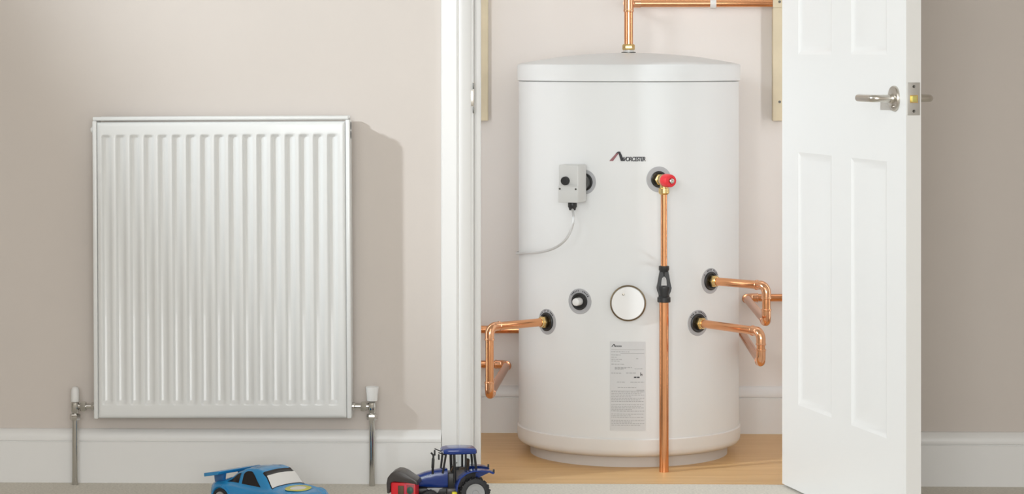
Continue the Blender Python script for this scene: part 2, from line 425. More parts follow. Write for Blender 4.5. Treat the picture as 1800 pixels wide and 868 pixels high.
# top grille : a casing with long slots
tg = BM(); zt0, zt1 = z1+.004, z1+.0135
box(tg, (xlo+.0005, YR+.004, zt0), (xro-.004, YR+.016, zt1), .003); box(tg, (xlo+.012, YW-.030, zt0), (xro-.004, YW-.016, zt1), .002)
ns = 14
for i in range(ns+1):
    xf = xlo+.014+(xro-xlo-.040)*i/ns; box(tg, (xf, YR+.0145, zt0+.002), (xf+.010, YW-.028, zt1-.001))
box(tg, (xlo+.012, YR+.020, zt0+.002), (xro-.008, YR+.026, zt1-.001))
robj('top_grille', tg, 'rad', rad)
bt = BM(); box(bt, (x0+.004, YR+.0125, z0-.0015), (x1-.004, YW-.030, z0+.004)); robj('bottom_rail', bt, 'rad', rad)
for xx in (x0+.10, x1-.10): robj('wall_bracket', box(BM(), (xx-.02, YW-.018, z0+.04), (xx+.02, YW, z1-.04), .002), 'rad', rad)
q = P(160, 227, YW-.045); robj('bleed_plug', lathe(BM(), [(.0075, 0), (.0075, .008), (.005, .010)], frame((xlo+.001, YW-.045, q.z), (0, 1, 0), (0, 0, 1), (-1, 0, 0)), 18), 'whitep', rad)

# ------------------------------------------------------------------ radiator valves and tails
def valve(px, side, label, cap):
    Yv = YW-.045
    c = P(px, 714, Yv); X, Z = c.x, c.z
    v = thing('radiator_valve', label, 'valve', (X, Yv, 0), 'radiator valves on chrome tail pipes')
    T = Matrix.Translation((X, Yv, Z))
    body = obj('valve_body', lathe(BM(), [(.0078, -.020), (.0088, -.014), (.0105, -.011), (.0110, .000), (.0105, .009), (.0088, .011), (.0080, .014)], T, 24), 'chrome', v)
    hx_ = lambda r, a, b, t: lathe(BM(), [(r*.9, a), (r, a+.002), (r, b-.002), (r*.9, b)], t, 6)
    obj('compression_nut', hx_(.0135, -.034, -.019, T), 'chrome', v)
    s = 1 if side > 0 else -1                # direction towards the radiator
    H = frame((X, Yv, Z), (0, 1, 0), (0, 0, -s), (s, 0, 0))
    L = (xlo-X+.003) if s > 0 else (X-xro+.003)
    obj('union_tail', lathe(BM(), [(.0075, .006), (.0075, L)], H, 20), 'chrome', v)
    obj('union_nut', hx_(.0130, .014, .028, H), 'chrome', v)
    if L > .036: obj('union_collar', lathe(BM(), [(.0095, L-.012), (.0105, L-.010), (.0105, L-.005), (.009, L-.004)], H, 20), 'chrome', v)
    if cap == 'round':
        obj('valve_cap', lathe(BM(), [(.0098, .012), (.0108, .014), (.0104, .036), (.0098, .042), (.0075, .047), (.004, .0493), (0, .050)], T, 28), 'whitep', v)
    else:
        obj('valve_cap', lathe(BM(), [(.0130, .014), (.0138, .016), (.0145, .030), (.0166, .046), (.0168, .0485), (.0155, .0492), (.0150, .0475), (0, .0475)], T, 28), 'whitep', v)
    obj('tail_pipe', sweep(BM(), [(X, Yv, -.004), (X, Yv, Z-.022)], .0078, 20), 'chrome', v)
valve(132, 1, 'chrome radiator valve with a rounded white cap, left of the radiator', 'round')
valve(654, -1, 'chrome radiator valve with a flared white cap, right of the radiator', 'flare')

# ------------------------------------------------------------------ hot water cylinder
cc = W(1105, HY, 6.80); cc.z = 0
ef = Vector((-cc.x, -cc.y, 0)).normalized(); er = Vector((-ef.y, ef.x, 0))
if er.x < 0: er = -er
RC = .2985
def C(a, r, z):
    a = math.radians(a); return cc+ef*(r*math.cos(a))+er*(r*math.sin(a))+Vector((0, 0, z))
def CF(a, z, r=RC):                        # local frame on the casing: x right, y up, z outwards
    ar = math.radians(a); out = ef*math.cos(ar)+er*math.sin(ar); tan = er*math.cos(ar)-ef*math.sin(ar)
    return frame(C(a, r, z), tan, (0, 0, 1), out)
cyl = thing('hot_water_cylinder', 'tall white cylindrical hot water tank standing in the open cupboard', 'water tank', cc)
TC = Matrix.Translation(cc)
obj('casing', lathe(BM(), [(RC-.01, .060), (RC, .061), (RC, .30), (RC, .65), (RC, 1.0045), (RC-.0015, 1.0055), (RC-.014, 1.0056), (RC-.014, 1.012)], TC, 128), 'cyl', cyl)
obj('top_lid', lathe(BM(), [(RC-.014, 1.0069), (RC+.003, 1.0069), (RC+.0038, 1.0080), (RC+.0038, 1.046), (RC+.001, 1.0505), (RC-.006, 1.0525), (.25, 1.0605), (.19, 1.0700), (.12, 1.0770), (.06, 1.0805), (0, 1.0815)], TC, 128), 'cyl', cyl)
obj('base_band', lathe(BM(), [(.26, .0295), (RC-.012, .030), (RC-.003, .0335), (RC+.0025, .041), (RC+.0038, .050), (RC+.0038, .0755), (RC+.002, .0775), (RC-.003, .078)], TC, 128), 'cylband', cyl)
obj('plinth', lathe(BM(), [(.267, 0), (.267, .031), (.2, .031)], TC, 128), 'plinth', cyl)

def boss(a, z, ro=.0335, ri=.0235, marks=True, name='pipe_boss'):
    F = CF(a, z)
    # ring follows the casing curve
    bm = BM(); n = 48; rings = []
    for r, h in ((ri-.002, .0008), (ro-.001, .0012), (ro, .0004), (ro, -.002)):
        ring = []
        for k in range(n):
            x, y = r*math.cos(2*PI*k/n), r*math.sin(2*PI*k/n)
            ring.append(bm.verts.new(C(a+math.degrees(x/RC), RC+h, z+y)))
        rings.append(ring)
    for A, B_ in zip(rings, rings[1:]):
        for k in range(n): bm.faces.new((A[k], B_[k], B_[(k+1) % n], A[(k+1) % n]))
    bmesh.ops.recalc_face_normals(bm, faces=bm.faces)
    ring = obj(name, bm, 'greyring', cyl)
    obj('rubber_gasket', lathe(BM(), [(ri, -.008), (ri, .0035), (ri*.93, .005), (ri*.74, .0045), (ri*.66, .0012), (0, .0010)], F, 40), 'black', ring)
    if marks:
        mk = BM(); rm = (ro+ri)/2
        for k in range(13):
            if random.random() < .18: continue
            th = math.radians(145-k*9.5); hw = random.uniform(.0008, .0014)
            x, y = rm*math.cos(th), rm*math.sin(th)
            vs = []
            for dx, dy in ((-hw, -.0022), (hw, -.0022), (hw, .0022), (-hw, .0022)):
                rx_ = x+dx*math.sin(th)+dy*math.cos(th); ry_ = y-dx*math.cos(th)+dy*math.sin(th)
                vs.append(mk.verts.new(C(a+math.degrees(rx_/RC), RC+.0017, z+ry_)))
            mk.faces.new(vs)
        bmesh.ops.recalc_face_normals(mk, faces=mk.faces)
        obj('ring_lettering', mk, 'inkb', ring, False)
    return F
def zc(py, d): return CAMZ-(py-HY)/FPX*d
def ang(px): return math.degrees(math.asin((px-1105)/194.0))
def dsurf(a): return 6.80-.3*math.cos(math.radians(a))
BL = []
aL, aU, aR = ang(965), ang(1245), ang(1223)
zL, zU, zR = zc(566, dsurf(aL)), zc(493, dsurf(aU)), zc(567, dsurf(aR))
boss(aL, zL, .034, .0245); boss(aU, zU, .034, .0245); boss(aR, zR, .034, .0245)
aT = ang(1156); zT = zc(315, dsurf(aT)); boss(aT, zT, .0335, .0215, False)
aB = ang(1030); zB = zc(320, dsurf(aB)); boss(aB, zB, .0325, .0235, False)
aK = ang(1022); zK = zc(530, dsurf(aK)); FK = boss(aK, zK, .0335, .0225)
obj('pocket_plug', lathe(BM(), [(.0102, -.001), (.0102, .020), (.0094, .0245), (.006, .0262), (0, .0268)], FK, 28), 'whitep', cyl)
# round immersion cover
FI = CF(ang(1104), zc(533, 6.49))
ic = obj('immersion_cover', lathe(BM(), [(.0440, -.004), (.0440, .010), (.0425, .0135), (.0415, .0150), (.0, .0150)], FI, 56), 'whitep', cyl)
obj('cover_ring', lathe(BM(), [(.0452, -.002), (.0466, .000), (.0466, .0105), (.0442, .0130), (.0436, .0122)], FI, 56, False), mat('bronze_ring', (.22, .17, .10), .35, .8), ic)
obj('cover_screw', lathe(BM(), [(.0030, .0148), (.0034, .0160), (.0018, .0165), (.001, .0152)], FI @ Matrix.Translation((-.012, .0235, 0)), 14), 'nickel', ic)

# wrap flat print on the casing
def wrap(bm, a0, zz0, h=.0014):            # bm in xy plane, metres; x to the right
    for v in bm.verts: v.co = C(a0+math.degrees(v.co.x/RC), RC+h+v.co.z, zz0+v.co.y)
    return bm
dF = 6.50
def strip(bm, x0, x1, y0, y1, n=1):
    vs = [[bm.verts.new((x0+(x1-x0)*i/n, y, 0)) for i in range(n+1)] for y in (y0, y1)]
    for i in range(n): bm.faces.new((vs[0][i], vs[0][i+1], vs[1][i+1], vs[1][i]))
# front badge: peak mark followed by the word
def badge(scale, a0, zz0, parent, h=.0014, mark='inkr'):
    bm = BM()
    def poly(p): bm.faces.new([bm.verts.new((x*scale, y*scale, 0)) for x, y in p])
    poly([(0, 0), (.010, 0), (.0265, .0225), (.0205, .0225)])
    m_ = obj('badge_mark', wrap(bm, a0, zz0, h), mark, parent, False)
    bm = BM()
    bm.faces.new([bm.verts.new((x*scale, y*scale, 0)) for x, y in [(.0225, .0245), (.0285, .0245), (.0395, 0), (.030, 0)]])
    bm.faces.new([bm.verts.new((x*scale, y*scale, 0)) for x, y in [(.0165, .0195), (.0205, .0195), (.0285, .0245), (.0225, .0245)]])
    t = text_bm('WORCESTER', .0155*scale, shear=.15, bold=.0004*scale, spacing=.80)
    mx = max(v.co.x for v in t.verts); k = (.0640*scale)/mx
    for v in t.verts: v.co.x = v.co.x*k+.0305*scale
    merge(bm, t)
    obj('badge_lettering', wrap(bm, a0, zz0, h+.0002), 'inkb', parent, False)
a_b = ang(1072.5); badge(1.0, a_b, zc(283, dF), cyl)
# rating label
la = ang(1073.5); lw = math.radians(ang(1133)-ang(1073.5))*RC; lz1 = zc(600.5, dF); lz0 = zc(757, dF); lh = lz1-lz0
bm = BM(); strip(bm, 0, lw, 0, lh, 10); lab = obj('rating_label', wrap(bm, la, lz0, .0008), 'label', cyl, False)
badge(.29, la+.7, lz1-.0135, lab, .0012, 'inkb')
li = BM(); rnd = random.Random(3)
ys = [.086, .098, .15, .18, .225, .262, .285, .32, .355, .37, .40]
def lf(f): return lh*(1-f)
strip(li, lw*.04, lw*.97, lf(.088), lf(.092), 4); strip(li, lw*.30, lw*.97, lf(.128), lf(.133), 4)
def tiny(bm, x0f, x1f, f, hh):            # one line of illegibly small type as word marks
    x = x0f
    while x < x1f:
        wd = min(rnd.uniform(.025, .09), x1f-x)
        if wd > .012: strip(bm, lw*x, lw*(x+wd), lf(f)-hh/2, lf(f)+hh/2, 1)
        x += wd+.018
for f, a, b in [(.115, .04, .55), (.15, .04, .30), (.175, .04, .2), (.20, .04, .34), (.22, .04, .3), (.255, .04, .40), (.29, .14, .62), (.30, .14, .45), (.305, .70, .92), (.31, .14, .38), (.355, .04, .34), (.352, .46, .75),
                (.455, .2, .42), (.455, .58, .97), (.515, .22, .76), (.19, .74, .80)]:
    tiny(li, a, b, f, .0016)
for k in range(22):
    f = .565+k*.0178
    if k in (7, 13, 17): continue
    tiny(li, .04, (.97, .88, .97, .62)[k % 4], f, .0013)
strip(li, lw*.75, lw*.97, lf(.542), lf(.548), 2); strip(li, lw*.04, lw*.97, lf(.552), lf(.555), 4)
for v in li.verts: v.co = C(la+math.degrees(v.co.x/RC), RC+.0011, lz0+v.co.y)
obj('small_print', li, 'ink', lab, False)['kind'] = 'stuff'
li = BM(); tiny(li, .68, .84, .400, .0032)
strip(li, lw*.86, lw*.88, lf(.385), lf(.345), 1); strip(li, lw*.90, lw*.915, lf(.385), lf(.36), 1); strip(li, lw*.86, lw*.915, lf(.372), lf(.366), 1)
for v in li.verts: v.co = C(la+math.degrees(v.co.x/RC), RC+.0013, lz0+v.co.y)
obj('bold_print', li, 'inkb', lab, False)

# ------------------------------------------------------------------ control box on its boss
FB = CF(aB, zB)
jb = thing('thermostat_box', 'grey plastic thermostat box with black knob on the water tank', 'control box', C(aB, RC+.03, zB-.05))
bx = FB @ Matrix.Translation((-.012, 0, 0))
obj('box_body', box(BM(), (-.0285, -.050, .020), (.0270, .047, .073), .003, 3, mtx=bx), 'greyp', jb)
obj('box_cover', prism(BM(), [(-.0285, -.050), (.027, -.050), (.027, -.0065), (-.0285, -.0065)], .0732, .0765, 'xy', mtx=bx, bev=.0012), 'greyp', jb)
obj('cover_rib', box(BM(), (-.022, -.0078, .0765), (.024, -.0055, .0785), .0006, mtx=bx), 'greyp', jb)
obj('mounting_neck', lathe(BM(), [(.020, .001), (.020, .021)], FB, 32), 'steel', jb)
obj('control_knob', lathe(BM(), [(.0112, .073), (.0112, .081), (.0100, .084), (.0040, .085), (0, .085)], bx @ Matrix.Translation((-.008, .006, 0)), 16), 'black', jb)
for sx in (-.0235, .0215): obj('cover_screw', lathe(BM(), [(.0026, .0762), (.0026, .0775), (0, .0772)], bx @ Matrix.Translation((sx, -.015, 0)), 12), 'steel', jb)
GL = bx @ frame((-.0015, -.050, .046), (1, 0, 0), (0, 0, -1), (0, -1, 0))
obj('cable_gland', lathe(BM(), [(.0105, -.001), (.0118, .001), (.0118, .012), (.0095, .016), (.0085, .021), (.004, .022)], GL, 20), 'black', jb)
g0 = GL @ Vector((0, 0, .018))
def cp(px, py, d): return W(px, py, d)
cpts = [g0, cp(1008.5, 385, 6.40), cp(1004, 403, 6.41), cp(995, 420, 6.42), cp(978, 434, 6.46), cp(953, 442.5, 6.53), C(-66, RC+.0075, zc(445, 6.68)), C(-82, RC+.005, zc(446, 6.76)), C(-98, RC+.0045, zc(446, 6.8)), C(-120, RC+.0045, zc(446, 6.8))]
def spline(p, n=8):
    out = []
    for i in range(len(p)-1):
        a, b, c, d = p[max(i-1, 0)], p[i], p[i+1], p[min(i+2, len(p)-1)]
        for k in range(n):
            t = k/n; out.append(.5*((2*b)+(c-a)*t+(2*a-5*b+4*c-d)*t*t+(3*b-a-3*c+d)*t**3))
    out.append(p[-1]); return out
obj('cable', sweep(BM(), spline([Vector(p) for p in cpts]), .0033, 10), mat('white_cable', (.62, .62, .61), .5), jb)

# ------------------------------------------------------------------ copper pipework
def pipe(label, pts, r=.0108, R=.019, group='copper pipes in the cupboard', nut=None, elbows=True, name='copper_pipe'):
    pts = [Vector(p) for p in pts]
    base = min(pts, key=lambda p: p.z).copy()
    t = thing(name, label, 'pipe', base, group)
    p, bends = fillet(pts, R)
    obj('pipe_run', sweep(BM(), p, r, 20), 'copper', t)
    if elbows:
        for arc, u, v in bends:
            path = [arc[0]+u*.013]+arc+[arc[-1]+v*.013]
            e = obj('elbow', sweep(BM(), path, r*1.13, 20), 'solder', t)
            for q_, d_ in ((arc[0], u), (arc[-1], v)):
                obj('solder_ring', sweep(BM(), [q_+d_*.0105, q_+d_*.0115, q_+d_*.0145, q_+d_*.0155], [r*1.14, r*1.22, r*1.22, r*1.12], 20), 'solder', e)
    if nut is not None:
        F = nut
        obj('compression_nut', lathe(BM(), [(.0150, .004), (.0165, .006), (.0165, .017), (.0148, .019)], F, 6), 'brass', t)
        obj('compression_body', lathe(BM(), [(.0120, -.002), (.0130, .0215), (.0122, .025)], F, 24), 'brass', t)
    return t
GP = 'heating pipes elbowed off the tank'
YP = YB-.030
def run(a, z, Lout, pyb, cpx, side, label, stay):
    F = CF(a, z); b0 = F @ Vector((0, 0, .002)); A = F @ Vector((0, 0, Lout)); Ad = -A.x*sY+A.y*cY
    zb_ = CAMZ-(pyb-HY)/FPX*Ad
    B_ = Vector((A.x, A.y, zb_)); c_ = P(cpx, 0, YP); Cc = Vector((c_.x, YP, zb_)); E = Vector((side, YP, zb_))
    return pipe(label, [b0, A, B_, Cc, E], nut=F, group=GP)
run(aL, zL, .199, 694, 892, CL, 'copper pipe elbowed down from the left side of the tank', 0)
run(aU, zU, .192, 566, 1311, CR, 'upper copper pipe elbowed down from the right side of the tank', 0)
# lower right goes back and then left behind the tank
F = CF(aR, zR); b0 = F @ Vector((0, 0, .002)); A = F @ Vector((0, 0, .252)); Ad = -A.x*sY+A.y*cY; zb_ = CAMZ-(637-HY)/FPX*Ad
cpt = P(1301, 0, YP)
pipe('lower copper pipe elbowed down from the right side of the tank', [b0, A, (A.x, A.y, zb_), (cpt.x, YP, zb_), (cpt.x-.25, YP, zb_), (cpt.x-.25, YB-.001, zb_)], nut=F, group=GP)
# wall pipe on the left, running behind the tank
wl = P(870, 579, YP); pipe('straight copper pipe running along the wall behind the left pipe', [(CL, YP, wl.z), (.30, YP, wl.z), (.30, YB-.001, wl.z)], group=None, elbows=False)
# vent pipe on the top of the tank with tee and run along the wall
vt = W(1106, 6, 6.80); zv = CAMZ+(97-6)/FPX*7.11
vp = thing('vent_pipe', 'copper pipe rising from the top of the tank and running right', 'pipe', (cc.x, cc.y, 1.082))
obj('pipe_run', sweep(BM(), fillet([(cc.x, cc.y, 1.088), (cc.x, cc.y, CEIL-.002)], .02)[0], .0120, 20), 'copper', vp)
TV = Matrix.Translation((cc.x, cc.y, 0))
obj('tee_fitting', lathe(BM(), [(.0125, zv-.030), (.0142, zv-.029), (.0145, zv-.024), (.0136, zv-.023), (.0136, zv+.023), (.0145, zv+.024), (.0142, zv+.029), (.0125, zv+.030)], TV, 24), 'solder', vp)
xb = P(1108, 0, YP).x
bp_, bb_ = fillet([(cc.x, cc.y, zv), (cc.x+.003, YP, zv), (CR, YP, zv)], .022)
obj('branch_pipe', sweep(BM(), bp_, .0108, 20), 'copper', vp)
obj('elbow', sweep(BM(), [bb_[0][0][0]+bb_[0][1]*.012]+bb_[0][0]+[bb_[0][0][-1]+bb_[0][2]*.016], .0124, 20), 'solder', vp)
obj('compression_nut', lathe(BM(), [(.0150, 1.0885), (.0168, 1.091), (.0168, 1.102), (.0145, 1.105)], TV, 6), 'brass', vp)
obj('spigot', lathe(BM(), [(.0135, 1.0795), (.0135, 1.089)], TV, 24), 'whitep', vp)
obj('flange', lathe(BM(), [(.0195, 1.0815), (.0195, 1.0835), (.012, 1.0845)], TV, 24), 'steel', vp)
ck = P(1253.5, 7, YP)
clip = thing('pipe_clip', 'white pipe clip holding the copper pipe on the cupboard wall', 'pipe clip', (ck.x, YB, zv-.02))
cb = BM(); lathe(cb, [(.0112, -.0085), (.0140, -.0085), (.0140, .0085), (.0112, .0085)], frame((ck.x, YP, zv), (0, 1, 0), (0, 0, 1), (1, 0, 0)), 24, False)
obj('clip_ring', cb, 'whitep', clip); obj('clip_foot', box(BM(), (ck.x-.008, YP+.012, zv-.009), (ck.x+.008, YB, zv+.009), .001), 'whitep', clip)

# relief valve, discharge pipe, tundish
FT = CF(aT, zT)
rv = thing('relief_valve', 'brass relief valve with a red cap on the water tank', 'valve', C(aT, RC, zT-.02))
obj('valve_stem', lathe(BM(), [(.0135, -.001), (.0135, .006), (.0155, .007), (.0155, .020), (.0105, .021), (.0105, .030)], FT, 6), 'brass', rv)
vbp = FT @ Vector((0, 0, .048))
obj('valve_body', lathe(BM(), [(.006, .024), (.0125, .027), (.0135, .036), (.0130, .062), (.011, .066)], FT, 28), 'brass', rv)
FCap = FT @ Matrix.Translation((0, 0, .060)) @ Matrix.Rotation(math.radians(13), 4, 'Y')
cp_ = obj('red_cap', lathe(BM(), [(.0150, 0), (.0172, .002), (.0178, .010), (.0168, .026), (.0150, .031), (.0085, .0325), (.008, .0305), (0, .0305)], FCap, 18), 'red', rv)
cp_['label'] = 'red ribbed cap'
obj('cap_stem', lathe(BM(), [(.0062, .030), (.0062, .036), (.004, .037), (.0035, .034), (0, .034)], FCap, 16), 'nickel', cp_)
obj('outlet', lathe(BM(), [(.0105, 0), (.0105, -.020), (.0140, -.021), (.0140, -.033), (.0105, -.037)], Matrix.Translation(vbp), 24), 'brass', rv)
dp = vbp.copy()
ddp = -dp.x*sY+dp.y*cY
zt1_, zt0_ = zc(467, ddp), zc(531, ddp)
up = thing('discharge_pipe', 'slim upright copper pipe between the red capped valve and black tundish', 'pipe', (dp.x, dp.y, zt1_))
obj('pipe_run', sweep(BM(), [(dp.x, dp.y, zt1_-.006), (dp.x, dp.y, dp.z-.030)], .0084, 20), 'copper', up)
lo = thing('waste_pipe', 'thick upright copper pipe from the black tundish down to the floor', 'pipe', (dp.x, dp.y, 0))
obj('pipe_run', sweep(BM(), [(dp.x, dp.y, 0), (dp.x, dp.y, zt0_+.008)], .0122, 24), 'copper', lo)
td = thing('tundish', 'black plastic tundish with an air gap joining two copper pipes', 'tundish', (dp.x, dp.y, zt0_))
Tt = Matrix.Translation((dp.x, dp.y, 0)); h_ = zt1_-zt0_
def tz(f): return zt1_-h_*f
obj('top_nut', lathe(BM(), [(.0120, tz(0)), (.0135, tz(.01)), (.0135, tz(.11)), (.0115, tz(.14)), (.0112, tz(.22)), (.0060, tz(.25)), (.0030, tz(.29))], Tt, 12), 'black', td)
obj('bottom_cup', lathe(BM(), [(.0160, tz(1)), (.0172, tz(.985)), (.0172, tz(.87)), (.0140, tz(.84)), (.0150, tz(.74)), (.0172, tz(.62)), (.0168, tz(.56)), (.0150, tz(.56)), (.010, tz(.70)), (0, tz(.74))], Tt, 24), 'black', td)
for s in (-1, 1):
    pl = [(s*.0010, tz(.16)), (s*.0115, tz(.16)), (s*.0168, tz(.48)), (s*.0195, tz(.60)), (s*.0175, tz(.70)), (s*.0130, tz(.80)), (s*.0010, tz(.80)), (s*.0010, tz(.585)), (s*.0075, tz(.565)), (s*.0065, tz(.40)), (s*.0045, tz(.32)), (s*.0010, tz(.30))]
    obj('side_arm', prism(BM(), [(x+0, z) for x, z in pl], -.0105, .0105, 'xz', mtx=Matrix.Translation((dp.x, dp.y, 0))), 'black', td)

# ------------------------------------------------------------------ cream battens on the back wall
for (a, b, lb) in ((838, 858, 'cream painted timber batten on the cupboard wall, left of the tank'), (1357.5, 1378, 'cream painted timber batten on the cupboard wall, right of the tank')):
    pa, pb = P(a, 212, YB-.02), P(b, 212, YB-.02)
    t = thing('timber_batten', lb, 'batten', ((pa.x+pb.x)/2, YB, pa.z), 'cream battens on the cupboard wall')
    if a > 1000:   # the copper branch runs through a notch
        o = obj('batten_lower', box(BM(), (pa.x, YB-.044, pa.z), (pb.x, YB, zv-.0125), .0015), 'cream', t)
        obj('batten_upper', box(BM(), (pa.x, YB-.044, zv+.0125), (pb.x, YB, CEIL-.001), .0015), 'cream', t)
        obj('batten_bridge', box(BM(), (pa.x, YB-.044, zv-.0125), (pb.x, YB-.0425, zv+.0125)), 'cream', t)
    else: obj('batten_strip', box(BM(), (pa.x, YB-.030, pa.z), (pb.x, YB, CEIL-.001), .0015), 'cream', t)
    if a > 1000:
        for py in (3, 179): s_ = P(1370.5, py, YB-.044); obj('screw', lathe(BM(), [(.004, 0), (.0035, .0012), (0, .0006)], frame((s_.x, YB-.044, s_.z), (1, 0, 0), (0, 0, 1), (0, -1, 0)), 12), 'steel', t)

# ------------------------------------------------------------------ toy car
def interp(tab, x):
    if x <= tab[0][0]: return tab[0][1:]
    for a, b in zip(tab, tab[1:]):
        if x <= b[0]:
            t = (x-a[0])/(b[0]-a[0]); t = t*t*(3-2*t)*.5+t*.5
            return tuple(p+(q-p)*t for p, q in zip(a[1:], b[1:]))
    return tab[-1][1:]
# x : halfwidth, shoulder z, cabin base hw, cabin top hw, roof z
CT = [(-.138, .046, .046, .038, .030, .050), (-.132, .056, .054, .046, .038, .058), (-.115, .063, .058, .050, .042, .064), (-.085, .067, .061, .053, .043, .073), (-.055, .065, .060, .054, .042, .092),
      (-.030, .063, .059, .054, .042, .102), (.000, .063, .058, .054, .042, .1045), (.018, .063, .058, .054, .043, .102), (.030, .064, .058, .055, .044, .094), (.058, .066, .058, .057, .050, .066), (.064, .066, .058, .057, .050, .0635),
      (.095, .067, .055, .056, .048, .060), (.118, .063, .050, .052, .042, .054), (.132, .054, .043, .044, .034, .046), (.138, .044, .034, .034, .024, .036)]
def carS(x, v, off=0):
    Wd, zs, cb_, ct_, zr_ = interp(CT, x)
    K = [(0, .014), (Wd*.9, .014), (Wd, .022), (Wd, zs-.014), (Wd*.955, zs-.003), (cb_, zs+.003), (ct_, zr_-.004), (ct_*.7, zr_), (0, zr_+.002)]
    i = min(int(v), 7); t = v-i
    a, b, c, d = K[max(i-1, 0)], K[i], K[i+1], K[min(i+2, 8)]
    if i == 7: d = (-K[7][0], K[7][1])
    f = lambda j: .5*(2*b[j]+(c[j]-a[j])*t+(2*a[j]-5*b[j]+4*c[j]-d[j])*t*t+(3*b[j]-a[j]-3*c[j]+d[j])*t**3)
    return Vector((x, f(0), f(1)))
def carN(x, v):
    e = .002; a = carS(min(x+e, .138), v)-carS(max(x-e, -.138), v); b = carS(x, min(v+.02, 8))-carS(x, max(v-.02, 0))
    n = a.cross(b); n.normalize()
    if n.dot(carS(x, v)-Vector((x, 0, .035))) < 0: n = -n
    return n
cbase = W(475, 0, 5.93); cbase.z = 0
MCar = Matrix.Translation(cbase) @ Matrix.Rotation(math.radians(-40), 4, 'Z') @ Matrix.Diagonal((1.09, 1.05, .965, 1))
car = thing('toy_car', 'light blue toy car with rear wing on the carpet below the radiator', 'toy car', cbase)
def cobj(name, bm, m, par=None, sm=40):
    bmesh.ops.transform(bm, matrix=MCar, verts=bm.verts); return obj(name, bm, m, par or car, sm)
bm = BM(); NX = 56; NV = 32; rows = []
for i in range(NX+1):
    x = -.138+.276*i/NX; row = []
    for k in range(NV+1): row.append(bm.verts.new(carS(x, 8*k/NV)))
    for k in range(NV-1, 0, -1):
        p = carS(x, 8*k/NV); row.append(bm.verts.new((p.x, -p.y, p.z)))
    rows.append(row)
for a, b in zip(rows, rows[1:]):
    for k in range(len(a)): k2 = (k+1) % len(a); bm.faces.new((a[k], a[k2], b[k2], b[k]))
bm.faces.new(rows[0]); bm.faces.new(list(reversed(rows[-1])))
bmesh.ops.recalc_face_normals(bm, faces=bm.faces)
cobj('car_body', bm, 'carblue')
def patch(name, fx, u0, u1, v_of, m, side, off=.0009, n=12):
    # u along x range, v_of(x) -> (v0, v1)
    bm = BM(); g = []
    for i in range(n+1):
        x = u0+(u1-u0)*i/n; v0, v1 = v_of(i/n); r = []
        for k in range(9):
            v = v0+(v1-v0)*k/8; p = carS(x, v)+carN(x, v)*off; r.append(bm.verts.new((p.x, p.y*side, p.z)))
        g.append(r)
    for a, b in zip(g, g[1:]):
        for k in range(8): bm.faces.new((a[k], b[k], b[k+1], a[k+1]))
    bmesh.ops.recalc_face_normals(bm, faces=bm.faces)
    return cobj(name, bm, m)
for s in (-1, 1):
    patch('side_window', 0, -.035, .026, lambda t: (5.12, 5.12+.78*min(1, (1-t)/.62+.02)*min(1, .75+t*2)), 'glassb', s)
    patch('rear_side_window', 0, -.082, -.045, lambda t: (5.15, 5.15+.75*min(1, .10+t*1.2)), 'glassb', s)
def top_patch(name, x0_, x1_, vlim, m, off):
    bm = BM(); g = []; n = 12
    for i in range(n+1):
        x = x0_+(x1_-x0_)*i/n; r = []
        for k in range(-12, 13):
            v = 8-(8-vlim)*abs(k)/12; p = carS(x, v)+carN(x, v)*off; r.append(bm.verts.new((p.x, p.y*(1 if k > 0 else -1), p.z)))
        g.append(r)
    for a, b in zip(g, g[1:]):
        for k in range(24): bm.faces.new((a[k], b[k], b[k+1], a[k+1]))
    bmesh.ops.recalc_face_normals(bm, faces=bm.faces); return cobj(name, bm, m)
top_patch('windscreen', .022, .0575, 6.02, 'glassb', .0008)
top_patch('windscreen_blind', .033, .0560, 6.22, 'whitep', .0014)
def decal(xc, rx_, ry_, m, off, name, r0=0):
    bm = BM(); n = 32; rings = []
    for rr in ((r0, 1) if r0 else (.001, .5, 1)):
        ring = []
        for k in range(n):
            x = xc+rx_*rr*math.cos(2*PI*k/n); y = ry_*rr*math.sin(2*PI*k/n)
            z = carS(x, 8).z-(abs(y)/.05)**2*.0015
            ring.append(bm.verts.new((x, y, z+off)))
        rings.append(ring)
    for a, b in zip(rings, rings[1:]):
        for k in range(n): bm.faces.new((a[k], b[k], b[(k+1) % n], a[(k+1) % n]))
    bmesh.ops.recalc_face_normals(bm, faces=bm.faces); return cobj(name, bm, m)
decal(.088, .020, .036, 'yel', .0010, 'bonnet_badge', .62); decal(.088, .0124, .0223, 'whitep', .0008, 'badge_centre')
wg = BM(); prism(wg, [(-.146, .0700), (-.147, .0790), (-.102, .0885), (-.096, .0880), (-.102, .0800)], -.064, .064, 'xz', bev=.0012)
wing = cobj('rear_wing', wg, 'carblue')
for s in (-1, 1): cobj('wing_strut', prism(BM(), [(-.136, .052), (-.110, .058), (-.106, .083), (-.140, .075)], s*.036-.004, s*.036+.004, 'xz', bev=.001), 'cardark', wing)
for sx in (-.088, .088):
    for s in (-1, 1):
        F = frame((sx, s*.052, .0255), (1, 0, 0), (0, 0, 1), (0, s, 0))
        wv = cobj('wheel', lathe(BM(), [(.010, -.006), (.0245, -.005), (.0255, .000), (.0255, .012), (.0235, .0165), (.017, .0175), (.0165, .0155), (.0, .0150)], F, 32), 'rubber')
        cobj('hubcap', lathe(BM(), [(.0160, .0155), (.0155, .0172), (.006, .0165), (.004, .0185), (0, .0185)], F, 24), 'greyhub', wv)
        cobj('wheel_arch', lathe(BM(), [(.0265, .004), (.0300, .004), (.0305, .0165), (.0280, .0172), (.0265, .0150)], F, 32, False), 'carblue')

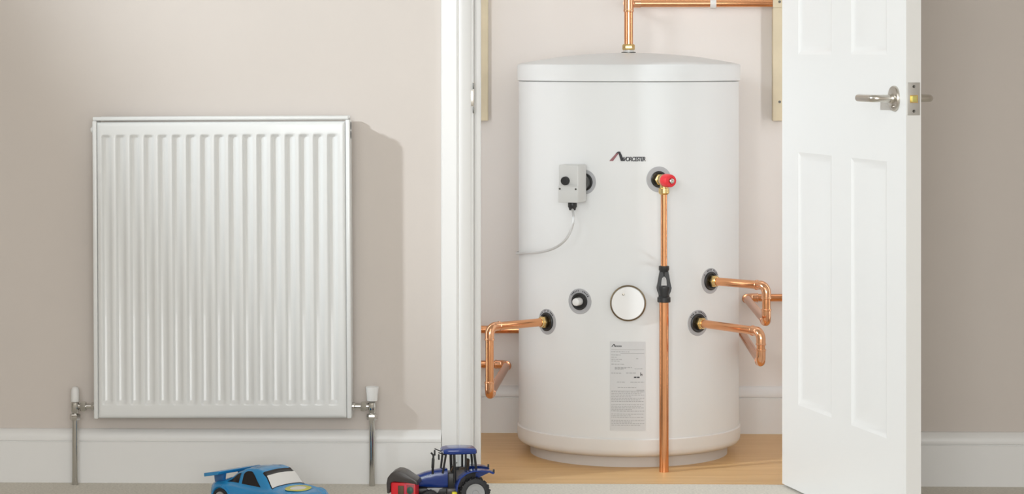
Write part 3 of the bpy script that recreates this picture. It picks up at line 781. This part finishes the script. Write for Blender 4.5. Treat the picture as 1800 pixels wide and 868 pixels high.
# ------------------------------------------------------------------ toy tractor
tb = W(801, 0, 5.97); tb.z = 0
MT = Matrix.Translation(tb) @ Matrix.Rotation(math.radians(12), 4, 'Z') @ Matrix.Diagonal((-1, -1, 1, 1))   # local +x = towards its front
# local: x forward (screen left), y towards the far side is negative, near side is positive
trac = thing('toy_tractor', 'dark blue toy tractor with black cab posts by the cupboard opening', 'toy tractor', tb)
def tobj(name, bm, m, par=None, sm=40):
    bmesh.ops.transform(bm, matrix=MT, verts=bm.verts)
    return obj(name, bm, m, par or trac, sm)
# bonnet: loft
def loft(stations, n=20):      # stations: x, halfwidth, zlow, zhigh
    bm = BM(); rows = []
    for x, hw, a, b in stations:
        r = []
        for k in range(n):
            th = 2*PI*k/n; c, s = math.cos(th), math.sin(th); e = .45
            r.append(bm.verts.new((x, hw*abs(c)**e*(1 if c > 0 else -1), (a+b)/2+(b-a)/2*abs(s)**e*(1 if s > 0 else -1))))
        rows.append(r)
    for a, b in zip(rows, rows[1:]):
        for k in range(n): bm.faces.new((a[k], a[(k+1) % n], b[(k+1) % n], b[k]))
    bm.faces.new(rows[0]); bm.faces.new(list(reversed(rows[-1])))
    bmesh.ops.recalc_face_normals(bm, faces=bm.faces); return bm
bon = tobj('bonnet', loft([(.022, .0185, .046, .0925), (.050, .0180, .047, .0895), (.075, .0170, .049, .0835), (.094, .0155, .051, .0765), (.100, .013, .054, .072)]), 'trblue')
tt = text_bm('NEW HOLLAND', .0062, bold=.0002)
mx = max(v.co.x for v in tt.verts)
for v in tt.verts:
    f = v.co.x/mx; x = .090-.036*f; v.co = Vector((x, .0192, .0690+.0115*f+v.co.y*1.0))
tobj('bonnet_lettering', tt, mat('pale_blue_print', (.45, .55, .70), .5), bon, False)
tobj('chassis', loft([(-.045, .016, .022, .048), (.0, .018, .020, .050), (.04, .017, .024, .050), (.09, .012, .028, .050), (.098, .010, .030, .046)]), 'black')
tobj('engine_side', box(BM(), (.030, -.0165, .034), (.072, .0165, .048), .003), 'greyhub')
# cab
cabx0, cabx1 = -.040, .020; ct0 = .082; ctt = .1275; cw = .026
roof = tobj('cab_roof', loft([(-.047, .026, .1275, .1375), (-.043, .031, .1262, .1410), (-.010, .033, .1258, .1432), (.020, .032, .1262, .1425), (.030, .029, .1275, .1400), (.033, .026, .129, .1375)], 24), 'trblue')
def post(p, q, r=.0026): return sweep(BM(), [Vector(p), Vector(q)], r, 8)
for s in (-1, 1):
    tobj('cab_post', post((.034, s*.018, .082), (.027, s*.024, .129)), 'black')
    tobj('cab_post', post((.006, s*.0255, .060), (.008, s*.0265, .128), .0034), 'black')
    tobj('cab_post', post((-.020, s*.0262, .075), (-.020, s*.0265, .128), .0026), 'black')
    tobj('cab_post', post((-.046, s*.0245, .083), (-.041, s*.0255, .128), .0030), 'black')
    tobj('cab_door', prism(BM(), [(-.018, .050), (.005, .050), (.006, .090), (-.018, .090)], s*.0245-.001, s*.0245+.001, 'xz'), 'tarp')
    for (xa, xb_) in ((-.0415, -.0215), (-.018, .005)):
        tobj('cab_window', prism(BM(), [(xa, .088), (xb_, .088), (xb_, .127), (xa, .127)], s*.0255-.0004, s*.0255+.0004, 'xz'), 'glass')
tobj('rear_window', box(BM(), (-.0440, -.022, .088), (-.0432, .022, .127)), 'glass')
tobj('cab_base', box(BM(), (-.046, -.022, .045), (.022, .022, .083), .004), 'black')
tobj('seat', prism(BM(), [(-.030, .083), (-.008, .083), (-.008, .090), (-.024, .092), (-.027, .112), (-.033, .112)], -.010, .010, 'xz', bev=.0015), 'brown')
tobj('steering_column', post((.012, 0, .083), (.003, 0, .100), .002), 'brown')
tobj('steering_wheel', lathe(BM(), [(.0070, -.001), (.0082, 0), (.0070, .001), (.0058, 0), (.0070, -.001)], frame((.003, 0, .100), (0, 1, 0), Vector((.5, 0, .86)).cross((0, 1, 0)), Vector((-.5, 0, .86))), 20, False), 'black')
ex = tobj('exhaust', sweep(BM(), [(.0585, .021, .082), (.0585, .021, .096), (.0585, .021, .097), (.0575, .021, .118), (.0570, .021, .119), (.0570, .021, .126), (.0625, .021, .1325)], [.0030, .0030, .0036, .0036, .0026, .0026, .0024], 10), 'black')
tobj('mirror_arm', sweep(BM(), [(.030, .024, .127), (.040, .028, .131), (.046, .031, .1335)], .0013, 8), 'black')
tobj('mirror', box(BM(), (.044, .028, .117), (.0475, .036, .130), .001), 'black')
tobj('mirror', box(BM(), (.044, -.036, .117), (.0475, -.028, .130), .001), 'black')
tobj('mirror_arm', sweep(BM(), [(.030, -.024, .127), (.040, -.028, .131), (.046, -.031, .1335)], .0013, 8), 'black')
# rear mudguards
def mudguard(s):
    bm = BM(); n = 14; A = []
    c = (-.040, .034)
    for dx, dz in [(.047, .010), (.045, .026), (.037, .042), (.022, .0525), (.004, .0575), (-.018, .0570), (-.036, .0545), (-.046, .0505)]:
        A.append((c[0]+dx, c[1]+dz, c[0]+dx*.93, c[1]+dz-.0035))
    y0, y1 = (.020, .047) if s > 0 else (-.047, -.020)
    R_ = [[bm.verts.new(v) for v in ((a, y0, b), (a, y1, b), (d, y1, e), (d, y0, e))] for a, b, d, e in A]
    for p, q_ in zip(R_, R_[1:]):
        for k in range(4): bm.faces.new((p[k], p[(k+1) % 4], q_[(k+1) % 4], q_[k]))
    bm.faces.new(R_[0]); bm.faces.new(list(reversed(R_[-1])))
    # inner cheek
    ck_ = [bm.verts.new((a, y0 if s > 0 else y1, b)) for a, b, _, _ in A]; bm.faces.new(ck_)
    bmesh.ops.recalc_face_normals(bm, faces=bm.faces); return bm
for s in (-1, 1):
    mg = tobj('mudguard', mudguard(s), 'trblue')
    tobj('tail_light', box(BM(), (-.0875, s*.038-.003, .082), (-.0835, s*.038+.003, .0915), .001), 'black', mg)
def twheel(x, s, r, wd, hub, mm, yc):
    F = frame((x, s*yc, r), (1, 0, 0), (0, 0, 1), (0, s, 0))
    w_ = tobj('wheel', lathe(BM(), [(r*.5, -wd/2), (r*.86, -wd/2), (r*.93, -wd*.42), (r*.955, 0), (r*.93, wd*.42), (r*.86, wd/2), (r*.66, wd/2), (r*.62, wd*.36), (0, wd*.3)], F, 36), 'rubber')
    tr = BM(); nl = 18
    for k in range(nl):
        for sd in (-1, 1):
            Rm = F @ Matrix.Rotation(2*PI*(k+(.5 if sd > 0 else 0))/nl, 4, 'Z')
            box(tr, (r*.90, -.0016, 0 if sd > 0 else -wd*.48), (r, .0016, wd*.48 if sd > 0 else 0), mtx=Rm)
    tl_ = tobj('tyre_tread', tr, 'rubber', w_, False); tl_['kind'] = 'stuff'
    tobj('wheel_hub', lathe(BM(), [(r*.62, wd*.36), (r*.60, wd*.44), (r*.52, wd*.42), (r*.40, wd*.30), (r*.22, wd*.32), (r*.18, wd*.50), (0, wd*.50)], F, 28), hub, w_)
for s in (-1, 1):
    twheel(-.040, s, .0370, .020, 'greyhub', 0, .038)
    twheel(.068, s, .0235, .015, 'greyhub', 0, .033)
tobj('step', box(BM(), (.002, .024, .022), (.014, .036, .040), .002), 'yel2')
tobj('fuel_tank', box(BM(), (-.004, .016, .028), (.026, .030, .048), .004), 'tarp')

# ------------------------------------------------------------------ red toy in front of the tractor
rb = W(711, 0, 5.90); rb.z = 0
MR = Matrix.Translation(rb) @ Matrix.Rotation(math.radians(-6), 4, 'Z') @ Matrix.Diagonal((1, 1, 1.15, 1))
baler = thing('toy_baler', 'red toy farm machine with black domed cover left of the tractor', 'toy machine', rb)
def bobj(name, bm, m, par=None):
    bmesh.ops.transform(bm, matrix=MR, verts=bm.verts); return obj(name, bm, m, par or baler, 40)
bobj('machine_body', box(BM(), (-.029, -.022, .014), (.030, .030, .0625), .003), 'red')
dome = [(-.037, .040), (-.0385, .060), (-.036, .072), (-.028, .081), (-.017, .0858), (-.006, .0855), (.006, .081), (.020, .073), (.033, .066), (.036, .058), (.030, .0600), (.010, .0625), (-.020, .0645), (-.029, .062), (-.031, .040)]
bobj('domed_cover', prism(BM(), dome, -.0255, .033, 'xz', bev=.0012), 'tarp')
bobj('hatch', box(BM(), (-.0115, -.0240, .036), (.0025, -.021, .0560), .001), 'brown')
bobj('side_frame', box(BM(), (.0045, -.0246, .018), (.0075, -.0216, .0600), .0006), mat('toy_pink_red', (.60, .05, .12), .4))
bobj('gear_cap', lathe(BM(), [(.0075, 0), (.0075, .004), (.003, .006), (0, .006)], frame((.0175, -.022, .0470), (1, 0, 0), (0, 0, 1), (0, -1, 0)), 20), 'trgreen')
bobj('gear_plate', box(BM(), (.0095, -.0232, .040), (.0262, -.0215, .0585), .001), mat('toy_dull_red', (.35, .08, .09), .5))
for sx in (-.012,):
    for s, y in ((-1, -.026), (1, .034)):
        bw_ = bobj('wheel', lathe(BM(), [(.010, -.004), (.0168, -.004), (.0175, 0), (.0168, .004), (.010, .004), (0, .003)], frame((sx, y, .0175), (1, 0, 0), (0, 0, 1), (0, s, 0)), 24), 'rubber')
bobj('drawbar', box(BM(), (.028, .001, .016), (.040, .007, .022), .001), 'black')
